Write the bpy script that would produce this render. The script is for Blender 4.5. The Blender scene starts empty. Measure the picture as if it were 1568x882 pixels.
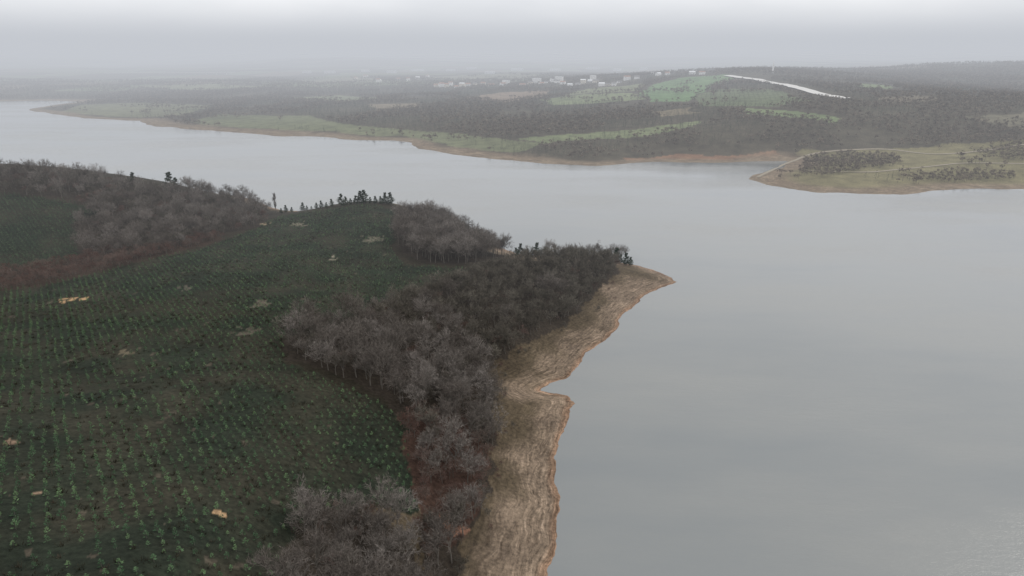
import bpy, math, random, time
import numpy as np
from mathutils import Vector
random.seed(7); rng=np.random.default_rng(7)
H=120.0; F=1045.0; P=math.radians(19.06); cp,sp=math.cos(P),math.sin(P)
scene=bpy.context.scene
# ------------------------------------------------------------------ helpers
def unproj(u,v,z=0.0):
    xc=(u-784)/F; yc=(441-v)/F
    d=(xc,cp+yc*sp,-sp+yc*cp); t=(H-z)/(-d[2])
    return (d[0]*t,d[1]*t)
def _h(ix,iy,s):
    a=np.sin(ix*127.1+iy*311.7+s*74.7)*43758.5453
    return a-np.floor(a)
def vn(x,y,s=0):
    x=np.asarray(x,float);y=np.asarray(y,float)
    ix=np.floor(x);iy=np.floor(y);fx=x-ix;fy=y-iy
    fx=fx*fx*(3-2*fx);fy=fy*fy*(3-2*fy)
    a=_h(ix,iy,s);b=_h(ix+1,iy,s);c=_h(ix,iy+1,s);d=_h(ix+1,iy+1,s)
    return (a*(1-fx)+b*fx)*(1-fy)+(c*(1-fx)+d*fx)*fy
def fbm(x,y,s=0,o=4):
    t=0;a=.5;n=0
    for i in range(o):
        t=t+a*vn(x*2**i,y*2**i,s+i*3.1);n+=a;a*=.5
    return t/n
def sst(a,b,x):
    t=np.clip((x-a)/(b-a),0,1);return t*t*(3-2*t)
def pip(poly,x,y):
    ins=np.zeros(x.shape,bool);n=len(poly)
    for i in range(n):
        x0,y0=poly[i];x1,y1=poly[(i+1)%n]
        if y0==y1: continue
        c=((y0>y)!=(y1>y))&(x<(x1-x0)*(y-y0)/(y1-y0)+x0)
        ins^=c
    return ins
def linedist(poly,x,y,closed=True):
    d=np.full(x.shape,1e18);n=len(poly)
    for i in range(n if closed else n-1):
        x0,y0=poly[i];x1,y1=poly[(i+1)%n]
        dx,dy=x1-x0,y1-y0;L=dx*dx+dy*dy+1e-9
        t=np.clip(((x-x0)*dx+(y-y0)*dy)/L,0,1)
        d=np.minimum(d,(x-x0-t*dx)**2+(y-y0-t*dy)**2)
    return np.sqrt(d)
def sdist(poly,x,y):
    d=linedist(poly,x,y)
    return np.where(pip(poly,x,y),d,-d)
class TPS:
    def __init__(s,pts,sc,lam=1e-3):
        p=np.array([(a/sc,b/sc) for a,b,c in pts]);z=np.array([c for a,b,c in pts])
        n=len(p);r2=((p[:,None]-p[None])**2).sum(-1)
        K=.5*r2*np.log(r2+1e-12)+lam*np.eye(n)
        A=np.zeros((n+3,n+3));A[:n,:n]=K;A[:n,n]=1;A[:n,n+1:]=p;A[n,:n]=1;A[n+1:,:n]=p.T
        b=np.zeros(n+3);b[:n]=z
        s.w=np.linalg.solve(A,b);s.p=p;s.sc=sc
    def __call__(s,x,y):
        x=x/s.sc;y=y/s.sc;n=len(s.p)
        o=s.w[n]+s.w[n+1]*x+s.w[n+2]*y
        for i in range(n):
            r2=(x-s.p[i,0])**2+(y-s.p[i,1])**2
            o=o+s.w[i]*.5*r2*np.log(r2+1e-12)
        return o
# ------------------------------------------------------------------ shorelines
near_px=[(830,1050),(835,960),(838,900),(845,860),(852,820),(855,780),(850,740),(850,700),(856,670),(868,645),(879,618),(868,606),(848,602),(826,598),(840,590),(868,578),(885,560),(890,548),(905,535),(930,518),(946,505),(950,490),(962,475),(985,455),(1010,443),(1036,432),(1028,424),(1000,413),(975,406),(930,398),(850,394),(790,388),(745,370),(700,350),(645,332),(600,322),(500,325),(430,322),(400,312),(370,300),(250,290),(100,272),(0,262),(-200,252),(-400,262)]
PN=[unproj(u,v) for u,v in near_px]
PN+=[(-900,640),(-1200,300),(-900,-200),(-30,-200),(0,0),(8,60)]
far_px=[(-900,154),(-300,154),(0,155),(60,154),(125,156),(90,160),(40,167),(80,175),(130,181),(180,184),(212,185),(228,191),(240,194),(320,200),(400,206),(480,210),(540,214),(600,215),(622,219),(640,228),(680,234),(730,241),(790,248),(850,251),(910,253),(950,252),(1000,249),(1060,250),(1120,250),(1180,247),(1215,246),(1190,255),(1165,263),(1145,275),(1165,283),(1200,290),(1250,296),(1320,297),(1400,295),(1500,292),(1568,291),(1900,288),(2600,280)]
PF=[unproj(u,v) for u,v in far_px]
PF+=[(9000,600),(16000,3000),(16000,16000),(-16000,16000),(-16000,1800)]
cn=[(0,882,50),(200,882,48),(400,882,36),(600,882,15),(690,870,7),(0,750,46),(200,750,43),(400,750,34),(600,750,17),(730,790,6),
(0,600,37),(200,600,35),(400,600,30),(600,620,19),(750,640,6),(745,560,7),(0,500,29),(200,500,29),(400,500,28),(600,500,21),(750,500,12),(860,470,8),
(0,440,22),(200,440,24),(400,430,25),(600,440,21),(800,425,13),(930,415,8),(200,395,20),(400,370,21),(500,345,22),(600,350,22),(600,311,22),(560,308,21),(480,320,17),
(700,398,15),(850,400,9),(770,398,11),(700,370,9),(0,410,20),(100,400,18),(100,350,24),(0,300,36),(0,252,44),(150,274,38),(250,345,20),(250,290,30),(330,302,20),(400,330,12),(-200,260,46),(-200,600,45),(-200,880,58),(-200,400,26)]
cpn=[(*unproj(u,v,z),z) for u,v,z in cn]+[(x,y,0) for x,y in PN[::2]]+[(-60,0,40),(-200,0,60),(-500,200,50),(-200,-150,55)]
TN=TPS(cpn,100,1e-3)
cf=[(150,165,3),(250,172,4),(400,185,6),(600,195,8),(750,215,7),(900,225,10),(1000,235,5),(1200,225,14),(1350,212,18),(1500,200,26),(1250,245,7),(1400,238,9),(1350,265,5),(1500,250,9),(1500,275,5),
(300,160,8),(500,165,14),(700,170,20),(900,180,22),(1100,180,32),(1300,180,36),(1500,170,42),(1700,170,45),(300,140,15),(600,140,22),(750,135,32),(900,135,40),(1000,121,58),(1070,114,68),(1150,108,78),(1250,112,72),(1350,126,58),(1450,136,52),(1568,145,48),(1750,140,50),
(600,112,28),(300,118,18),(900,112,40),(0,140,12),(100,125,20),(1430,100,80),(1600,96,88),(1800,95,92),(-300,130,20)]
cpf=[(*unproj(u,v,z),z) for u,v,z in cf]+[(x,y,0) for x,y in PF[2:40:2]]+[(0,9000,80),(5000,9000,110),(-5000,9000,90),(12000,12000,100),(-12000,12000,100),(8000,4000,70),(-8000,4000,50),(1200,2600,46),(500,2600,38)]
TF=TPS(cpf,1000,1e-4)
def land(x,y):
    x=np.asarray(x,float);y=np.asarray(y,float)
    sn=sdist(PN,x,y)+(fbm(x/9,y/9,1,3)-.5)*3.6+(fbm(x/2.2,y/2.2,5,2)-.5)*1.1
    sf=sdist(PF,x,y)+(fbm(x/70,y/70,2,4)-.5)*30
    tn=TN(x,y)+(fbm(x/25,y/25,3,3)-.5)*1.6+(fbm(x/4,y/4,8,2)-.5)*.45
    w=sst(0,34,sn)
    zn=np.where(sn>0,.10*sn*(1-w)+np.maximum(tn,1.0)*w,np.maximum(.14*sn,-8))
    tf=np.maximum(TF(x,y),1.5)+(fbm(x/260,y/260,4,4)-.45)*16*sst(100,700,sf)+(fbm(x/1500,y/1500,14,2)-.4)*70*sst(2500,5500,y)
    w=sst(0,130,sf)
    zf=np.where(sf>0,.025*sf*(1-w)+np.maximum(tf,1.5)*w,np.maximum(.06*sf,-8))
    return np.maximum(zn,zf),sn,sf
def hit(pts):
    r=np.geomspace(45,9000,1400);out=[]
    for u,v in pts:
        xc=(u-784)/F; yc=(441-v)/F
        d=np.array([xc,cp+yc*sp,-sp+yc*cp]);d/=math.hypot(d[0],d[1])
        x=d[0]*r;y=d[1]*r;z=H+d[2]*r
        hh=np.maximum(land(x,y)[0],0);k=np.argmax(z<hh)
        if not (z<hh).any():k=len(r)-1
        out.append((x[k],y[k]))
    return out
# ------------------------------------------------------------------ regions (ground footprints)
R={}
R['wood']=hit([(440,552),(520,580),(590,610),(618,650),(636,700),(646,760),(650,820),(665,900),(700,900),(700,850),(722,810),(745,760),(755,710),(760,650),(750,600),(732,568),(790,538),(840,511),(885,481),(914,450),(948,417),(938,402),(880,400),(800,405),(740,418),(660,446),(600,476),(520,500),(440,522)])
R['wood_s']=hit([(450,835),(490,800),(550,792),(605,812),(640,850),(668,910),(640,1000),(440,1000),(425,890)])
R['red']=hit([(615,650),(700,640),(745,690),(735,770),(700,840),(660,850),(635,760)])
R['clump']=hit([(606,380),(650,404),(700,406),(752,400),(775,392),(745,382),(715,366),(690,350),(640,338),(612,345)])
R['hill_wood']=hit([(125,395),(190,400),(270,382),(350,360),(405,345),(412,322),(350,303),(250,296),(150,280),(60,266),(-60,256),(-260,260),(-260,292),(0,294),(95,308),(150,325),(115,345)])
R['plant']=hit([(-200,298),(0,298),(95,310),(150,325),(114,345),(120,392),(90,412),(-200,430)])
R['hedge']=hit([(-100,436),(0,420),(100,402),(190,392),(260,378),(330,362),(345,366),(280,386),(200,406),(100,430),(0,447),(-100,458)])
R['field']=hit([(-500,1300),(430,1300),(420,880),(440,830),(480,790),(560,775),(610,790),(640,790),(634,720),(608,632),(520,590),(436,560),(432,520),(520,498),(640,440),(740,412),(620,408),(600,385),(605,345),(602,322),(560,313),(500,322),(430,332),(390,352),(300,385),(200,405),(100,430),(-50,450),(-500,490)])
fields=[([(978,142),(1000,130),(1050,118),(1108,114),(1125,121),(1085,134),(1052,156),(1000,156)],(.11,.18,.085)),
([(835,152),(900,144),(972,142),(985,153),(910,158),(850,161)],(.17,.20,.11)),
([(715,150),(760,142),(848,138),(835,148),(770,157)],(.19,.145,.11)),
([(860,147),(900,136),(985,128),(975,139),(905,143)],(.15,.165,.10)),
([(790,212),(900,205),(1000,196),(1068,185),(1065,193),(1000,207),(930,213),(830,222)],(.14,.16,.09)),
([(290,186),(330,176),(480,178),(520,190),(600,197),(690,204),(780,214),(830,222),(790,236),(700,226),(620,210),(480,202),(330,194)],(.125,.135,.08)),
([(1060,150),(1090,137),(1180,137),(1245,154),(1180,164),(1075,162)],(.10,.12,.07)),
([(1150,165),(1230,172),(1290,182),(1285,190),(1220,182),(1140,174)],(.13,.165,.085)),
([(1310,128),(1370,132),(1365,137),(1320,135)],(.15,.19,.10)),
([(130,160),(210,157),(330,162),(280,178),(190,180),(90,172)],(.13,.135,.085)),
([(1165,275),(1230,250),(1230,235),(1290,228),(1400,226),(1568,216),(1900,205),(1900,290),(1568,290),(1300,294),(1200,287)],(.155,.14,.082)),
([(950,240),(1100,236),(1200,236),(1215,246),(1100,252),(960,252)],(.18,.11,.075)),
([(1480,180),(1600,170),(1700,190),(1568,200)],(.12,.11,.08)),
([(430,150),(520,146),(600,150),(520,156)],(.14,.155,.10)),
([(560,160),(640,158),(650,164),(580,168)],(.16,.135,.10)),
([(1000,170),(1050,166),(1070,172),(1010,180)],(.16,.135,.095)),
([(1340,150),(1420,146),(1440,152),(1360,158)],(.15,.13,.10)),
([(200,132),(330,128),(420,132),(300,138)],(.15,.16,.10)),
([(640,118),(800,112),(830,118),(700,124)],(.15,.15,.11)),
([(430,122),(560,118),(600,124),(480,128)],(.15,.15,.11))]
FLD=[(hit(p),c) for p,c in fields]
ROAD=hit([(1112,116.5),(1130,119),(1160,123),(1190,129),(1220,135),(1245,142),(1262,147),(1297,152)])
# ------------------------------------------------------------------ materials
def newmat(name):
    m=bpy.data.materials.new(name);m.use_nodes=True
    return m,m.node_tree,m.node_tree.nodes['Principled BSDF']
def N(nt,t,**k):
    n=nt.nodes.new(t)
    for a,b in k.items(): setattr(n,a,b)
    return n
def noise(nt,vec,scale,detail=4,rough=.55):
    n=N(nt,'ShaderNodeTexNoise');n.inputs['Scale'].default_value=scale;n.inputs['Detail'].default_value=detail;n.inputs['Roughness'].default_value=rough
    if vec is not None: nt.links.new(vec,n.inputs['Vector'])
    return n.outputs['Fac']
def ramp(nt,fac,stops):
    r=N(nt,'ShaderNodeValToRGB');e=r.color_ramp.elements
    while len(e)<len(stops): e.new(.5)
    for i,(p,c) in enumerate(stops):
        e[i].position=p;e[i].color=(*c,1) if len(c)==3 else c
    nt.links.new(fac,r.inputs['Fac']);return r.outputs['Color']
def mixc(nt,fac,a,b,bt='MIX'):
    m=N(nt,'ShaderNodeMix',data_type='RGBA',blend_type=bt)
    for s,v in ((0,fac),(6,a),(7,b)):
        if hasattr(v,'is_output'): nt.links.new(v,m.inputs[s])
        else: m.inputs[s].default_value=v if s==0 else (*v,1)
    return m.outputs[2]
def mth(nt,op,a,b=0.0):
    m=N(nt,'ShaderNodeMath',operation=op)
    for s,v in ((0,a),(1,b)):
        if hasattr(v,'is_output'): nt.links.new(v,m.inputs[s])
        else: m.inputs[s].default_value=v
    return m.outputs[0]
def diffuse_only(nt,col):
    d=N(nt,'ShaderNodeBsdfDiffuse');nt.links.new(col,d.inputs[0]);o=[n for n in nt.nodes if n.type=='OUTPUT_MATERIAL'][0];nt.links.new(d.outputs[0],o.inputs[0])
def veg(name,a,b,c=None):
    m,nt,bs=newmat(name)
    oi=N(nt,'ShaderNodeObjectInfo')
    st=[(0,a),(1,b)] if c is None else [(0,a),(.6,b),(1,c)]
    col=ramp(nt,oi.outputs['Random'],st)
    g=N(nt,'ShaderNodeNewGeometry')
    r2=ramp(nt,g.outputs['Random Per Island'],[(0,(.6,.6,.6)),(1,(1.4,1.4,1.4))])
    c=mixc(nt,1.0,col,r2,'MULTIPLY');nt.nodes.remove(bs);diffuse_only(nt,c)
    return m
def plain(name,c,rough=.8):
    m,nt,bs=newmat(name);tc=N(nt,'ShaderNodeTexCoord')
    f=noise(nt,tc.outputs['Object'],.6,4)
    col=ramp(nt,f,[(.3,tuple(x*.8 for x in c)),(.7,tuple(min(1,x*1.1) for x in c))])
    nt.links.new(col,bs.inputs['Base Color']);bs.inputs['Roughness'].default_value=rough
    return m
M_twig=veg('bare_twigs',(.105,.09,.079),(.15,.132,.117),(.21,.187,.17))
M_twig_dk=veg('bare_twigs_dark',(.08,.071,.057),(.115,.103,.085),(.15,.135,.112))
M_twig_red=veg('bare_twigs_red',(.11,.066,.054),(.15,.10,.085),(.16,.125,.105))
M_twig_far=veg('bare_twigs_far',(.10,.082,.067),(.145,.12,.098),(.19,.155,.12))
M_pine=veg('pine_needles',(.018,.032,.017),(.034,.052,.026))
M_sap=veg('sapling_needles',(.04,.07,.04),(.065,.11,.058),(.10,.155,.075))
M_plant=veg('plantation_needles',(.04,.068,.042),(.075,.115,.062))
M_heath=veg('heath_twigs',(.028,.028,.02),(.042,.038,.027),(.065,.054,.04))
M_conf=veg('conifer_far',(.04,.06,.04),(.06,.085,.054))
M_bark=plain('bark',(.13,.115,.098),.95)
# ------------------------------------------------------------------ terrain sheet
def make_terrain():
    NT,NR=1000,900
    th=np.linspace(math.radians(-62),math.radians(62),NT);r=np.geomspace(40,15000,NR)
    TH,RR=np.meshgrid(th,r);X=(RR*np.sin(TH)).ravel();Y=(RR*np.cos(TH)).ravel()
    Z,sn,sf=land(X,Y)
    V=np.stack([X,Y,Z],1)
    i,j=np.meshgrid(np.arange(NR-1),np.arange(NT-1),indexing='ij')
    a=(i*NT+j).ravel();q=np.stack([a,a+1,a+NT+1,a+NT],1)
    me=bpy.data.meshes.new('terrain')
    me.vertices.add(len(V));me.vertices.foreach_set('co',V.ravel())
    me.loops.add(q.size);me.loops.foreach_set('vertex_index',q.ravel().astype(np.int32))
    me.polygons.add(len(q));me.polygons.foreach_set('loop_start',(np.arange(len(q))*4).astype(np.int32))
    me.update(calc_edges=True)
    me.polygons.foreach_set('use_smooth',np.ones(len(q),bool))
    C=np.zeros((len(V),3));beach=np.zeros(len(V))
    isn=sn>-30
    jx=X+(fbm(X/6,Y/6,11,3)-.5)*7;jy=Y+(fbm(X/6,Y/6,12,3)-.5)*7
    C[:]=(.030,.026,.019)
    n1=fbm(X/14,Y/14,21,4)[:,None];n2=fbm(X/3,Y/3,23,3)[:,None]
    k=np.clip((n1-.35)*3,0,1)
    fieldc=np.array((.018,.023,.016))*(1-k)+np.array((.030,.029,.021))*k
    fm=isn&(pip(R['field'],jx,jy)|pip(R['plant'],jx,jy));C[fm]=fieldc[fm]
    for kx in ('wood','wood_s','clump','hill_wood'):
        m=isn&pip(R[kx],jx,jy);C[m]=(.038,.031,.025)
    m=isn&pip(R['red'],jx,jy);C[m]=(.055,.034,.027)
    m=isn&pip(R['hedge'],jx,jy);C[m]=(.045,.032,.025)
    bald=isn&fm&(fbm(X/3.5,Y/3.5,31,3)>.82);C[bald]=(.06,.052,.04)
    for (u,v),rad,c in (((115,457),3.0,(.32,.21,.12)),((340,790),1.6,(.33,.22,.13)),((15,678),1.0,(.2,.14,.10)),((55,757),.8,(.2,.14,.10)),((700,815),2.4,(.22,.12,.085)),((395,312),8,(.26,.18,.12)),((508,397),3,(.2,.18,.14)),((405,343),3,(.24,.19,.13)),((380,508),3,(.08,.07,.055)),((570,367),4,(.12,.11,.085)),((460,343),4,(.13,.115,.09)),((290,441),3,(.09,.08,.065)),((400,465),3,(.08,.07,.055)),((190,540),2,(.10,.085,.06))):
        x0,y0=hit([(u,v)])[0]
        m=(np.hypot(X-x0,(Y-y0))+ (n2[:,0]-.5)*4*rad)<rad;C[m]=c
    inw=pip(R['wood'],jx,jy)|pip(R['field'],jx,jy)|pip(R['red'],jx,jy)|pip(R['wood_s'],jx,jy)|pip(R['clump'],jx,jy)|pip(R['hill_wood'],jx,jy)|pip(R['plant'],jx,jy)|pip(R['hedge'],jx,jy)
    bm=isn&(~inw)&(sn<42)
    t=sst(6,19,sn+(n1[:,0]-.5)*30)[:,None]
    bc=np.array((.185,.142,.108))*(1-t)+np.array((.078,.061,.042))*t
    e=sst(3.2,0,sn)[:,None];bc=bc*(1-e)+np.array((.22,.142,.098))*e
    C[bm]=bc[bm];beach[bm]=(1-.5*t[:,0])[bm]*np.clip(.35+1.3*n1[bm,0],0,1)
    fr=sf>-60
    g1=fbm(X/120,Y/120,41,4)[:,None]
    fc=np.array((.062,.053,.042))*(1-g1)+np.array((.08,.072,.053))*g1
    far2=(fr&(Y>1900));C[fr]=fc[fr]
    jx=X+(fbm(X/40,Y/40,13,3)-.5)*30;jy=Y+(fbm(X/40,Y/40,14,3)-.5)*30
    cell=fbm(np.floor(X/190+.3*vn(X/100,Y/100))*1.7,np.floor(Y/260)*1.3,51,1)
    m=far2&(cell>.62)&(Y>2100);C[m]=(.12,.14,.085)
    m=far2&(cell<.3)&(Y>2100);C[m]=(.14,.115,.085)
    for p,c in FLD:
        m=fr&pip(p,jx,jy);C[m]=c
        C[m]*=(.75+.5*g1[m])
    w=20+55*np.clip(fbm(X/160,Y/160,61,3)-.3,0,1)
    t=(1-sst(w*.6,w*1.7,sf))*(sf>-60)*(sn<-20)
    shore=np.array((.155,.118,.086))*(1-n1)+np.array((.20,.162,.122))*n1
    t=t[:,None];C[:]=C*(1-t)+shore*t
    beach=np.maximum(beach,.6*t[:,0])
    at=me.color_attributes.new('cover','FLOAT_COLOR','POINT');at.data.foreach_set('color',np.concatenate([C,np.ones((len(V),1))],1).ravel().astype(np.float32))
    for nm,d in (('shore_dist',np.where(sn>-30,sn,sf*.3)),('beach',beach)):
        at=me.attributes.new(nm,'FLOAT','POINT');at.data.foreach_set('value',d.astype(np.float32))
    ob=bpy.data.objects.new('terrain',me);scene.collection.objects.link(ob)
    m,nt,bs=newmat('ground')
    tc=N(nt,'ShaderNodeTexCoord').outputs['Object']
    cov=N(nt,'ShaderNodeAttribute',attribute_name='cover').outputs['Color']
    sd=N(nt,'ShaderNodeAttribute',attribute_name='shore_dist').outputs['Fac']
    be=N(nt,'ShaderNodeAttribute',attribute_name='beach').outputs['Fac']
    v1=ramp(nt,noise(nt,tc,.9,6,.65),[(.3,(.55,.55,.55)),(.7,(1.5,1.47,1.42))])
    v2=ramp(nt,noise(nt,tc,.06,4),[(.3,(.75,.75,.75)),(.7,(1.25,1.25,1.22))])
    c=mixc(nt,1,cov,v1,'MULTIPLY');c=mixc(nt,1,c,v2,'MULTIPLY')
    sx=N(nt,'ShaderNodeSeparateXYZ');nt.links.new(tc,sx.inputs[0])
    cb=N(nt,'ShaderNodeCombineXYZ')
    nt.links.new(mth(nt,'MULTIPLY',sd,1.2),cb.inputs[0]);nt.links.new(mth(nt,'MULTIPLY',sx.outputs[0],.13),cb.inputs[1]);nt.links.new(mth(nt,'MULTIPLY',sx.outputs[1],.13),cb.inputs[2])
    sn_=noise(nt,cb.outputs[0],1.0,5,.7)
    st=ramp(nt,sn_,[(.34,(.42,.40,.38)),(.46,(.82,.82,.82)),(.55,(1.05,1.04,1.02)),(.66,(1.65,1.65,1.65))])
    c=mixc(nt,be,c,mixc(nt,1,c,st,'MULTIPLY'))
    nt.links.new(c,bs.inputs['Base Color']);bs.inputs['Roughness'].default_value=.95;bs.inputs['Specular IOR Level'].default_value=.1
    bp=N(nt,'ShaderNodeBump');bp.inputs['Strength'].default_value=.6;bp.inputs['Distance'].default_value=.5
    hsum=mth(nt,'ADD',noise(nt,tc,1.3,5,.6),mth(nt,'MULTIPLY',sn_,be));nt.links.new(hsum,bp.inputs['Height']);nt.links.new(bp.outputs[0],bs.inputs['Normal'])
    me.materials.append(m)
make_terrain()
# ------------------------------------------------------------------ water
def make_water():
    me=bpy.data.meshes.new('lake_water');s=16000
    me.from_pydata([(-s,-2000,0),(s,-2000,0),(s,s,0),(-s,s,0)],[],[(0,1,2,3)])
    ob=bpy.data.objects.new('lake_water',me);scene.collection.objects.link(ob)
    m,nt,bs=newmat('silty_water');tc=N(nt,'ShaderNodeTexCoord').outputs['Object']
    mp=N(nt,'ShaderNodeMapping');mp.inputs['Scale'].default_value=(1,3.0,1);mp.inputs['Rotation'].default_value=(0,0,math.radians(18));nt.links.new(tc,mp.inputs[0])
    big=noise(nt,mp.outputs[0],.004,6,.6)
    nt.links.new(ramp(nt,big,[(.34,(.165,.178,.182)),(.66,(.212,.216,.206))]),bs.inputs['Base Color'])  # slight base colour noise, standing in for uneven warm reflections
    rr=ramp(nt,big,[(.38,(.06,)*3),(.62,(.18,)*3)]);nt.links.new(rr,bs.inputs['Roughness'])
    bs.inputs['IOR'].default_value=1.4
    h=mth(nt,'ADD',noise(nt,mp.outputs[0],.9,3),mth(nt,'MULTIPLY',noise(nt,mp.outputs[0],.2,3),2.0))
    bp=N(nt,'ShaderNodeBump');bp.inputs['Distance'].default_value=.10
    bs2=ramp(nt,big,[(.4,(.12,)*3),(.6,(.5,)*3)]);nt.links.new(bs2,bp.inputs['Strength'])
    nt.links.new(h,bp.inputs['Height']);nt.links.new(bp.outputs[0],bs.inputs['Normal'])
    me.materials.append(m)
make_water()
# ------------------------------------------------------------------ plant prototypes
class MB:
    def __init__(s): s.v=[];s.f=[];s.m=[]
    def prism(s,p0,p1,r0,r1,n=4,mi=0):
        d=(p1-p0).normalized();a=d.orthogonal().normalized();b=d.cross(a);k=len(s.v)
        for p,r in ((p0,r0),(p1,r1)):
            for i in range(n):
                t=2*math.pi*i/n;s.v.append(p+a*math.cos(t)*r+b*math.sin(t)*r)
        for i in range(n):
            j=(i+1)%n;s.f.append((k+i,k+j,k+n+j,k+n+i));s.m.append(mi)
    def sliver(s,p0,p1,w,mi=0):
        d=(p1-p0);q=Vector((random.gauss(0,1),random.gauss(0,1),random.gauss(0,1)));c=d.cross(q)
        if c.length<1e-6:return
        c=c.normalized()*w*.5;k=len(s.v);s.v+= [p0-c,p0+c,p1];s.f.append((k,k+1,k+2));s.m.append(mi)
    def blade(s,p0,p1,w,mi=0):
        d=(p1-p0);q=Vector((random.gauss(0,1),random.gauss(0,1),random.gauss(0,1)));c=d.cross(q).normalized()*w*.5
        m_=(p0+p1)*.5;k=len(s.v);s.v+=[p0,m_+c,p1,m_-c];s.f.append((k,k+1,k+2,k+3));s.m.append(mi)
    def mesh(s,name,mats):
        me=bpy.data.meshes.new(name);me.from_pydata(s.v,[],s.f);me.polygons.foreach_set('material_index',s.m)
        for m in mats: me.materials.append(m)
        me.update();return me
def rdir(d,a0,a1,up=.15):
    q=Vector((random.gauss(0,1),random.gauss(0,1),random.gauss(0,1)));ax=d.cross(q).normalized()
    a=math.radians(random.uniform(a0,a1));o=d*math.cos(a)+ax*math.sin(a);o.z+=up;return o.normalized()
def bare_tree(name,seed,h,mat,cnt=(9,6,5,4),tw=.05,lean=1.0,narrow=False):
    random.seed(seed);b=MB()
    Ls=[.5*h,.36*h,.22*h,.13*h,.085*h]
    if narrow: Ls=[.8*h,.22*h,.13*h,.08*h,.05*h]
    def grow(p,d,lev,r):
        L=Ls[lev]*random.uniform(.75,1.15)
        if lev<=1:
            n=3;pts=[p];dd=d.copy()
            for i in range(n):
                dd=(dd+Vector((random.gauss(0,.10),random.gauss(0,.10),.06))).normalized();pts.append(pts[-1]+dd*L/n)
            for i in range(n): b.prism(pts[i],pts[i+1],r*(1-.22*i),r*(1-.22*(i+1)),5 if lev==0 else 3,1)
        else:
            pts=[p,p+d*L];
            if lev==2: b.prism(p,pts[1],r,r*.4,3,1)
            else: b.sliver(p,pts[1],tw*(1.3 if lev==3 else 1),0)
        if lev==4:return
        for i in range(cnt[lev]):
            t=random.uniform(.45 if not (narrow and lev==0) else .15,1.0) if lev==0 else random.uniform(.3,1)
            s_=t*(len(pts)-1);k=min(int(s_),len(pts)-2);q=pts[k].lerp(pts[k+1],s_-k)
            dr=(pts[k+1]-pts[k]).normalized()
            if narrow: nd=rdir(dr,15,35,.5)
            else: nd=rdir(dr,22,62,.18) if lev==0 else rdir(dr,20,60,.12)
            grow(q,nd,lev+1,r*(.45 if lev==0 else .5))
    grow(Vector((0,0,-.3)),Vector((random.gauss(0,.05),random.gauss(0,.05),1)).normalized(),0,h*.016)
    return b.mesh(name,[mat,M_bark])
def far_tree(name,seed,mat,h=10,w=4.2,n=42):
    random.seed(seed);b=MB();b.prism(Vector((0,0,-.5)),Vector((0,0,h*.6)),.22,.1,3,1)
    lobes=[Vector((random.gauss(0,w*.3),random.gauss(0,w*.3),h*random.uniform(.35,.75))) for _ in range(6)]
    for _ in range(n):
        c=random.choice(lobes);o=Vector((random.gauss(0,1),random.gauss(0,1),random.gauss(0,.8)+.35)).normalized()
        b.sliver(c+o*random.uniform(.1,1),c+o*random.uniform(1.3,2.8),.9,0)
    return b.mesh(name,[mat,M_bark])
def pine(name,seed,h,mat,base=.25,wd=.26,whorl=11,pr=5,cl=26,flat=False):
    random.seed(seed);b=MB();b.prism(Vector((0,0,-.3)),Vector((.1,0,h*.95)),h*.018,h*.004,5,1)
    for i in range(whorl):
        t=base+(1-base)*i/(whorl-1)
        rr=h*wd*(math.sin(min(1,(t-base)/(1-base)+.28)*math.pi*.92)**.7 if flat else (1.06-t)**.8*1.15)
        for j in range(pr):
            a=random.uniform(0,6.28);L=rr*random.uniform(.55,1.15);z=h*t+random.gauss(0,h*.02)
            d=Vector((math.cos(a),math.sin(a),random.uniform(.05,.4))).normalized()
            p0=Vector((0,0,z-.1*L));p1=p0+d*L;b.prism(p0,p1,h*.004,h*.0015,3,1)
            for k in range(cl):
                c=p0.lerp(p1,random.uniform(.35,1.05))+Vector((random.gauss(0,.12*L),random.gauss(0,.12*L),random.gauss(0,.07*L)))
                o=Vector((random.gauss(0,1),random.gauss(0,1),random.gauss(.5,.7))).normalized()
                b.blade(c,c+o*h*random.uniform(.05,.08),h*.032 if cl>8 else h*.05,0)
    return b.mesh(name,[mat,M_bark])
def sapling(name,seed,h,mat,n=30):
    random.seed(seed);b=MB();b.prism(Vector((0,0,-.1)),Vector((0,0,h)),.03,.01,3,1)
    for i in range(n):
        t=random.uniform(.05,1)**.8;rr=.5*h*(1.08-t)**.7
        a=random.uniform(0,6.28);d=Vector((math.cos(a),math.sin(a),random.uniform(.1,.6))).normalized()
        p0=Vector((0,0,h*t))+d*rr*random.uniform(0,.4);p1=p0+d*random.uniform(.55,1)*rr
        c=Vector((-math.sin(a),math.cos(a),random.gauss(0,.3))).normalized()*.11
        m_=(p0+p1)*.5;k=len(b.v);b.v+=[p0,m_+c,p1,m_-c];b.f.append((k,k+1,k+2,k+3));b.m.append(0)
    return b.mesh(name,[mat,M_bark])
def tuft(name,seed,r,h,mat,n=18,w=.14):
    random.seed(seed);b=MB()
    for i in range(n):
        a=random.uniform(0,6.28);q=random.uniform(0,r)
        p=Vector((math.cos(a)*q,math.sin(a)*q,-.05));o=Vector((math.cos(a)*.9*random.random(),math.sin(a)*.9*random.random(),1))
        b.sliver(p,p+o*h*random.uniform(.5,1.1)*(1.1-q/r*.5),w,0)
    return b.mesh(name,[mat])
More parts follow.
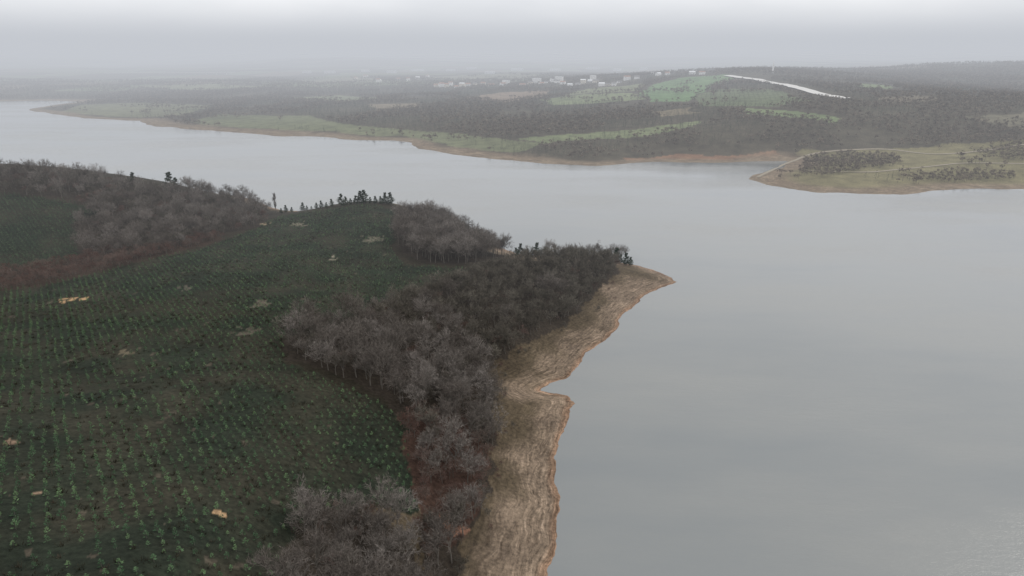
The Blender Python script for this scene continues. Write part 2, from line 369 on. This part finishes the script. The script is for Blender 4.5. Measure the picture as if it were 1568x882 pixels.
# ------------------------------------------------------------------ instancing
def empty(name):
    e=bpy.data.objects.new(name,None);scene.collection.objects.link(e);return e
def scatter(name,protos,xy,smin,smax,part='tree'):
    xy=np.asarray(xy)
    if len(xy)==0:return
    print(name,len(xy))
    z=land(xy[:,0],xy[:,1])[0];root=empty(name);pick=rng.integers(0,len(protos),len(xy))
    for k,me in enumerate(protos):
        s=pick==k;n=int(s.sum())
        if n==0: continue
        c=np.stack([xy[s,0],xy[s,1],z[s]],1);sc=rng.uniform(smin,smax,n);a=rng.uniform(0,6.283,n)
        V=np.zeros((n,4,3))
        for q in range(4):
            t=a+q*math.pi/2;V[:,q,0]=c[:,0]+np.cos(t)*sc*.70711;V[:,q,1]=c[:,1]+np.sin(t)*sc*.70711;V[:,q,2]=c[:,2]
        pm=bpy.data.meshes.new(name+'_points');pm.from_pydata(V.reshape(-1,3).tolist(),[],np.arange(n*4).reshape(-1,4).tolist())
        po=bpy.data.objects.new('stand_%d'%(k+1),pm);scene.collection.objects.link(po);po.parent=root
        po.instance_type='FACES';po.use_instance_faces_scale=True;po.show_instancer_for_render=False;po.show_instancer_for_viewport=False
        o=bpy.data.objects.new('%s_form_%d'%(part,k+1),me);scene.collection.objects.link(o);o.parent=po
def grid(poly,s,jit=.45,sy=None,rot=0.0):
    sy=sy or s;p=np.array(poly);c,n=math.cos(rot),math.sin(rot)
    q=np.stack([p[:,0]*c+p[:,1]*n,-p[:,0]*n+p[:,1]*c],1);a=q.min(0);b=q.max(0)
    gx,gy=np.meshgrid(np.arange(a[0],b[0],s),np.arange(a[1],b[1],sy))
    gx=gx.ravel()+rng.uniform(-jit,jit,gx.size)*s;gy=gy.ravel()+rng.uniform(-jit,jit,gy.size)*sy
    x=gx*c-gy*n;y=gx*n+gy*c;m=pip(poly,x,y);return np.stack([x[m],y[m]],1)
def wedge(p):
    return p[(p[:,1]>35)&(np.abs(p[:,0])<p[:,1]*.95+40)]
bt=[bare_tree('bare_tree_%d'%i,100+i,11+i*.7,M_twig,(9,5,5,4),.085) for i in range(5)]
btd=[bare_tree('dark_tree_%d'%i,200+i,8+i*.4,M_twig_dk,(8,5,5,3),.10) for i in range(4)]
btr=[bare_tree('red_tree_%d'%i,300+i,7+i*.4,M_twig_red,(8,5,5,3),.07) for i in range(3)]
W=grid(R['wood'],5.0,.4)
inred=pip(R['red'],W[:,0],W[:,1])
nearW=(W[:,1]<235)
nz=fbm(W[:,0]/18,W[:,1]/18,71,3)
dark=(~nearW)&(nz+ (W[:,1]-235)/250>.42)
mixr=rng.uniform(0,1,len(W))<.35
scatter('bare_woodland',bt,W[((~inred)|mixr)&(~dark)],.65,1.15)
scatter('oak_woodland',btd,np.concatenate([W[(~inred)&dark],grid(R['wood'],8,.5)[::3]]),.75,1.25)
scatter('red_brown_thicket',btr,np.concatenate([grid(R['red'],3.9),grid(R['hedge'],4.2),grid(R['wood_s'],10),grid(R['wood'],13)]),.4,1.0)
scatter('bare_grove',bt,grid(R['wood_s'],5.0,.4),.65,1.05)
scatter('shore_grove',bt,grid(R['clump'],4.9,.4),.8,1.2)
hw=grid(R['hill_wood'],5.4);scatter('hilltop_woodland',btd[:2]+bt[:2]+btr[:1],hw,.7,1.1)
sap=[sapling('sapling_%d'%i,400+i,1.25+.15*i,M_sap) for i in range(4)]
S=wedge(grid(R['field'],2.1,.13,2.6,math.radians(35)));d=fbm(S[:,0]/14,S[:,1]/14,81,3)+rng.uniform(-.2,.2,len(S))
scatter('pine_saplings',sap,S[d>.27],.55,1.15,'sapling')
S=wedge(grid(R['plant'],2.4,.1,4.2,math.radians(15)));scatter('pine_plantation',[sapling('plantation_pine_%d'%i,450+i,2.6+.2*i,M_plant,44) for i in range(3)],S,.8,1.2,'pine')
ht=[tuft('heath_%d'%i,500+i,.8,.6,M_heath) for i in range(3)]
S=wedge(grid(R['field'],2.9,.5));d=fbm(S[:,0]/7,S[:,1]/7,91,3);scatter('heath_scrub',ht,S[d>.44],.6,1.5,'heath')
row=hit([(u,397+random.uniform(-2,4)) for u in range(838,960,6)]);scatter('bare_tree_row',bt,row,.65,.9)
edge=[]
sh=hit([(700,862),(735,790),(760,720),(765,660),(760,600),(745,590),(770,565),(800,545),(860,500),(910,470),(930,440),(770,395),(735,378),(715,366)])
for (x,y) in sh:
    for _ in range(4): edge.append((x+random.gauss(0,2.5),y+random.gauss(0,4)))
scatter('shore_shrubs',[btr[0],btd[1]],edge,.2,.5,'shrub')
pm=[pine('pine_tree_%d'%i,700+i,10,M_pine,.10,.38,9,7,34,True) for i in range(3)]
def solo(name,me,u,v,s):
    x,y=hit([(u,v)])[0];z=float(land(np.array([x]),np.array([y]))[0][0])
    o=bpy.data.objects.new(name,me);scene.collection.objects.link(o);o.location=(x,y,z);o.scale=(s,s,s);o.rotation_euler=(0,0,random.uniform(0,6))
for i,(u,v,s) in enumerate([(431,327,.35),(438,325,.5),(447,325,.35),(464,321,.62),(470,321,.38),(477,320,.32),(485,320,.4),(492,319,.48),(500,319,.35),(508,317,.48),(523,315,.75),(530,315,.55),(537,314,.4),(545,313,.55),(552,312,.8),(558,312,.85),(567,312,.4),(575,312,.48),(583,312,.48),(590,312,.72),(598,313,.75),(262,292,1.2),(271,293,.9),(205,284,.8),(790,392,.5),(797,391,.7),(808,391,.4),(822,390,.75),(834,391,.55),(943,402,.85),(950,403,.5),(958,406,.7),(965,407,.5),(232,290,.5)]):
    solo('pine_tree',pm[i%3],u,v,s)
for i,(u,v,s) in enumerate([(312,299,1.1),(348,304,.85),(768,391,.75),(745,390,.7),(300,298,.6),(160,280,.9),(120,274,.9)]): solo('bare_tree',bt[i%5],u,v,s)
solo('poplar_tree',bare_tree('poplar',801,12,M_twig,(22,5,5,3),.06,narrow=True),423,326,1.05)
# ------------------------------------------------------------------ buildings placed first so woods keep clear
random.seed(3)
hs=[(668,133),(676,133),(684,134),(690,131),(699,134),(708,133),(716,132),(728,131),(740,130),(752,131),(838,127),(846,126),(853,127),(829,129),(862,129),(873,131),(885,130),(893,128),(905,125),(912,127),(930,131),(940,131),(921,132),(948,127),(1000,114),(1008,116),(1022,115),(1060,114),(1075,114),(975,121),(960,123),(770,131),(800,131),(812,129),(640,122),(625,124),(610,123),(560,118),(545,121),(655,118),(580,126)]
HB=[('village_house',u,v,random.uniform(10,17),random.uniform(8,11),random.choice([1,2,2,3]),random.choice([0,0,0,1]),random.choice([0,0,1,2]),True) for u,v in hs]
HB+=[('apartment_block',u,v,w,14,4,0,2,False) for u,v,w in [(775,130,17),(822,127,22),(856,125,20),(908,123,14)]]
HB+=[('warehouse',u,v,w,30,3,2,2,False) for u,v,w in [(792,108,60),(908,106,75),(722,106,55),(690,109,45),(640,109,60),(505,112,50),(470,112,40),(850,108,50),(985,107,40),(945,108,35),(600,112,45),(750,113,40),(560,110,40)]]
HP=hit([(b[1],b[2]) for b in HB])
# ------------------------------------------------------------------ far woodland
fb=[far_tree('far_bare_%d'%i,900+i,M_twig_far,8+i,4.8) for i in range(4)]
fcn=[pine('far_conifer_%d'%i,950+i,7.5+i,M_conf,.1,.3,5,3,4) for i in range(2)]
gx,gy=np.meshgrid(np.arange(-2200,2500,7.8),np.arange(640,2700,7.8));x=gx.ravel()+rng.uniform(-3.7,3.7,gx.size);y=gy.ravel()+rng.uniform(-3.7,3.7,gx.size)
m=np.abs(x)<y*.85+60;x=x[m];y=y[m]
z,sn,sf=land(x,y)
infl=np.zeros(len(x),bool)
for p,c in FLD: infl|=pip(p,x,y)
dn=fbm(x/110,y/110,101,4);sp_=rng.uniform(0,1,len(x))
bush=infl&(fbm(x/45,y/45,111,3)>.62)&(sp_<.5)
ok=((~infl)&(dn>.35)&(sf>42+60*fbm(x/200,y/200,63,2)-20))|(bush&(sf>25))|((~infl)&(sf>30)&(sp_<.1))
ok&=(y<2000)|(sp_<.5)
ok&=linedist(ROAD,x,y,False)>24
for i,(hx,hy) in enumerate(HP):
    ok&=~((np.abs(x-hx)<16)&(y<hy+12)&(y>hy-60))
x=x[ok];y=y[ok];con=(fbm(x/90,y/90,121,3)>.60)
P_=np.stack([x,y],1)
scatter('distant_woodland',fb,P_[~con],.6,1.15)
scatter('distant_conifer_woodland',fcn,P_[con],.6,1.0)
scatter('orchard_rows',[fcn[0]],grid(FLD[6][0],11,.1,11,.5),.35,.55)
pb=grid(hit([(1222,268),(1232,242),(1300,234),(1370,238),(1382,252),(1310,264),(1260,272)]),4.5)
pb2=grid(hit([(1390,276),(1450,262),(1550,264),(1560,276),(1460,281)]),4.5)
pb3=grid(hit([(1480,232),(1568,222),(1700,222),(1700,246),(1540,248)]),5)
scatter('peninsula_scrub',fb,np.concatenate([pb,pb2,pb3]),.35,.8,'bush')
# ------------------------------------------------------------------ ribbons
def ribbon(name,p,w,mat,lift=.25):
    pts=[]
    for a,b in zip(p[:-1],p[1:]):
        n=max(2,int(math.dist(a,b)/8))
        for i in range(n):pts.append((a[0]+(b[0]-a[0])*i/n,a[1]+(b[1]-a[1])*i/n))
    pts.append(p[-1]);A=np.array(pts)
    for _ in range(6): A[1:-1]=(A[:-2]+A[1:-1]*2+A[2:])/4
    T=np.gradient(A,axis=0);T/=np.linalg.norm(T,axis=1)[:,None]+1e-9;Nn=np.stack([-T[:,1],T[:,0]],1)
    cols=np.linspace(-.5,.5,7);V=[]
    jit=(fbm(A[:,0]/20,A[:,1]/20,7,2)-.5)*w*.3
    for c in cols:
        Q=A+Nn*(c*w+jit)[:,None];z=land(Q[:,0],Q[:,1])[0]+lift;V.append(np.stack([Q[:,0],Q[:,1],z],1))
    V=np.stack(V,1);n=len(A);f=[]
    for i in range(n-1):
        for j in range(6):k=i*7+j;f.append((k,k+1,k+8,k+7))
    me=bpy.data.meshes.new(name);me.from_pydata(V.reshape(-1,3).tolist(),[],f);me.materials.append(mat)
    o=bpy.data.objects.new(name,me);scene.collection.objects.link(o)
M_road=plain('pale_gravel',(.62,.60,.57));M_track=plain('track_earth',(.25,.21,.15))
ribbon('gravel_road',ROAD,20,M_road,1.6)
ribbon('dirt_track',hit([(1160,272),(1200,252),(1235,236),(1290,230),(1360,228),(1430,238),(1500,232),(1568,222)]),4,M_track,.4)
ribbon('dirt_track',hit([(1235,262),(1320,266),(1400,258),(1470,250),(1568,252)]),3,M_track,.4)
# ------------------------------------------------------------------ buildings
M_wall=[plain('white_render',(.82,.81,.79)),plain('cream_render',(.66,.6,.5)),plain('grey_metal_sheet',(.72,.74,.76),.4)]
M_roof=[plain('clay_tiles',(.30,.15,.10)),plain('dark_roof',(.15,.14,.14)),plain('pale_roof',(.78,.79,.80),.4)]
M_glass=plain('window_glass',(.04,.05,.06),.15)
def box(V,Fc,Mi,x0,x1,y0,y1,z0,z1,m):
    k=len(V);V+=[(x0,y0,z0),(x1,y0,z0),(x1,y1,z0),(x0,y1,z0),(x0,y0,z1),(x1,y0,z1),(x1,y1,z1),(x0,y1,z1)]
    for q in ((0,1,5,4),(1,2,6,5),(2,3,7,6),(3,0,4,7),(4,5,6,7)):Fc.append(tuple(k+i for i in q));Mi.append(m)
def building(pos,name,u,v,w,d,st,wall,roof,pitched=True):
    h=st*3.0;x,y=pos;z=float(land(np.array([x]),np.array([y]))[0][0]);r=empty(name);r.location=(x,y,z-.2);r.rotation_euler=(0,0,random.uniform(-.6,.6))
    def part(nm,V,Fc,mat):
        me=bpy.data.meshes.new(nm);me.from_pydata(V,[],Fc);me.materials.append(mat);o=bpy.data.objects.new(nm,me);scene.collection.objects.link(o);o.parent=r
    V,Fc,Mi=[],[],[];box(V,Fc,Mi,-w/2,w/2,-d/2,d/2,-2,h,0)
    if pitched:
        k=len(V);V+=[(-w/2,-d/2,h),(-w/2,d/2,h),(-w/2,0,h+d*.22),(w/2,-d/2,h),(w/2,d/2,h),(w/2,0,h+d*.22)];Fc+=[(k,k+1,k+2),(k+3,k+5,k+4)]
    part('walls',V,Fc,M_wall[wall])
    if pitched:
        o_=.5;rh=d*.22
        s=rh/(d/2);a=(-w/2-o_,w/2+o_)
        V=[(a[0],-d/2-o_,h-s*o_+.1),(a[1],-d/2-o_,h-s*o_+.1),(a[1],0,h+rh+.1),(a[0],0,h+rh+.1),(a[0],d/2+o_,h-s*o_+.1),(a[1],d/2+o_,h-s*o_+.1)]
        V+=[(q[0],q[1],q[2]+.2) for q in V];Fc=[(6,7,8,9),(9,8,11,10),(0,1,7,6),(5,4,10,11),(1,0,3,2),(2,3,4,5),(0,6,9,3),(3,9,10,4),(1,2,8,7),(2,5,11,8)]
        part('roof',V,Fc,M_roof[roof])
    else:
        V,Fc,Mi=[],[],[];box(V,Fc,Mi,-w/2-.2,w/2+.2,-d/2-.2,d/2+.2,h+.003,h+.5,0);part('roof',V,Fc,M_roof[roof])
    V,Fc,Mi=[],[],[];n=max(2,int(w/3.2))
    for f in range(st):
        for i in range(n):
            cx=-w/2+(i+.5)*w/n;box(V,Fc,Mi,cx-.5,cx+.5,-d/2-.03,-d/2+.05,f*3+1,f*3+2.2,0)
            box(V,Fc,Mi,cx-.5,cx+.5,d/2-.05,d/2+.03,f*3+1,f*3+2.2,0)
    part('windows',V,Fc,M_glass)
    V,Fc,Mi=[],[],[];box(V,Fc,Mi,w*.1,w*.1+1.1,-d/2-.06,-d/2-.031,0,2.2,0);part('door',V,Fc,M_roof[1])
for b,pos in zip(HB,HP): building(pos,*b)
def tower():
    x,y=hit([(1183,112)])[0];z=float(land(np.array([x]),np.array([y]))[0][0]);b=MB()
    b.prism(Vector((0,0,-2)),Vector((0,0,17)),1.9,1.5,12);b.prism(Vector((0,0,17)),Vector((0,0,18)),2.6,2.6,12);b.prism(Vector((0,0,18)),Vector((0,0,23)),1.2,1.0,12);b.prism(Vector((0,0,23)),Vector((0,0,28)),1.0,.05,12)
    o=bpy.data.objects.new('minaret',b.mesh('minaret',[M_wall[0]]));scene.collection.objects.link(o);o.location=(x,y,z)
tower()
def viaduct():
    p=unproj(160,113,28);q=unproj(360,111,30);V,Fc,Mi=[],[],[];L=math.dist(p,q);box(V,Fc,Mi,0,L,-6,6,0,2.2,0)
    n=int(L/45)
    for i in range(n): box(V,Fc,Mi,20+i*45,23.5+i*45,-3,3,-26,-.003,0)
    me=bpy.data.meshes.new('viaduct');me.from_pydata(V,[],Fc);me.materials.append(M_road);o=bpy.data.objects.new('viaduct',me);scene.collection.objects.link(o)
    o.location=(p[0],p[1],30);o.rotation_euler=(0,0,math.atan2(q[1]-p[1],q[0]-p[0]))
viaduct()
# ------------------------------------------------------------------ haze: homogeneous volumes; extinction plus a constant emitted glow standing in for scattered daylight
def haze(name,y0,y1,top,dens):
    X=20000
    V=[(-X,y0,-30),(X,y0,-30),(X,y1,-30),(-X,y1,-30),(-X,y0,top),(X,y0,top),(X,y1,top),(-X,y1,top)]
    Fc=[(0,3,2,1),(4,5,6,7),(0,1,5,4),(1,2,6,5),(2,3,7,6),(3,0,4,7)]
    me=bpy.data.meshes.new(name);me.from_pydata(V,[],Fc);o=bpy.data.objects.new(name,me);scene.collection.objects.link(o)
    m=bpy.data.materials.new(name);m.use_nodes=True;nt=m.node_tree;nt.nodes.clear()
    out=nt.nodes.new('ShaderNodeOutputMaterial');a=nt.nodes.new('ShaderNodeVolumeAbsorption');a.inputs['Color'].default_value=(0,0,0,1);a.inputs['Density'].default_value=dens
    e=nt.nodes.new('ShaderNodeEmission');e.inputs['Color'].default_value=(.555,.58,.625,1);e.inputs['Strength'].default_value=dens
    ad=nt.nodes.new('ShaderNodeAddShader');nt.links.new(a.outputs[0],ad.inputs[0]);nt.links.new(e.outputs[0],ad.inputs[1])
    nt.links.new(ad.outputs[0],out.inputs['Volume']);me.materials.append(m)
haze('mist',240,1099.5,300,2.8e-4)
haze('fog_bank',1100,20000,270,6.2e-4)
# ------------------------------------------------------------------ sky and sun
w=bpy.data.worlds.new('World');scene.world=w;w.use_nodes=True;nt=w.node_tree;nt.nodes.clear()
out=nt.nodes.new('ShaderNodeOutputWorld');sky=nt.nodes.new('ShaderNodeTexSky');sky.sky_type='NISHITA';sky.sun_disc=False
sky.sun_elevation=math.radians(42);sky.sun_rotation=math.radians(60);sky.dust_density=3
b1=nt.nodes.new('ShaderNodeBackground');b1.inputs['Strength'].default_value=.08;nt.links.new(sky.outputs[0],b1.inputs[0])
tc=nt.nodes.new('ShaderNodeTexCoord');mp=nt.nodes.new('ShaderNodeMapping');mp.inputs['Scale'].default_value=(1,1,3.5);nt.links.new(tc.outputs['Generated'],mp.inputs[0])
cl=ramp(nt,noise(nt,mp.outputs[0],2.6,5,.55),[(.32,(.72,.73,.75)),(.68,(.95,.95,.95))])
b2=nt.nodes.new('ShaderNodeBackground');b2.inputs['Strength'].default_value=1.65;nt.links.new(cl,b2.inputs[0])
mx=nt.nodes.new('ShaderNodeMixShader');mx.inputs[0].default_value=.9;nt.links.new(b1.outputs[0],mx.inputs[1]);nt.links.new(b2.outputs[0],mx.inputs[2]);nt.links.new(mx.outputs[0],out.inputs[0])
L=bpy.data.lights.new('sun','SUN');L.energy=.7;L.angle=math.radians(25);L.color=(1,.95,.88);lo=bpy.data.objects.new('sun',L);scene.collection.objects.link(lo)
lo.rotation_euler=(math.radians(48),0,math.radians(120))
cam=bpy.data.cameras.new('camera');co=bpy.data.objects.new('camera',cam);scene.collection.objects.link(co);co.location=(0,0,H);co.rotation_euler=(math.pi/2-P,0,0)
cam.sensor_width=36;cam.lens=36*F/1568;cam.clip_start=1;cam.clip_end=60000;scene.camera=co
scene.view_settings.view_transform='Standard';scene.view_settings.look='None';scene.view_settings.exposure=0
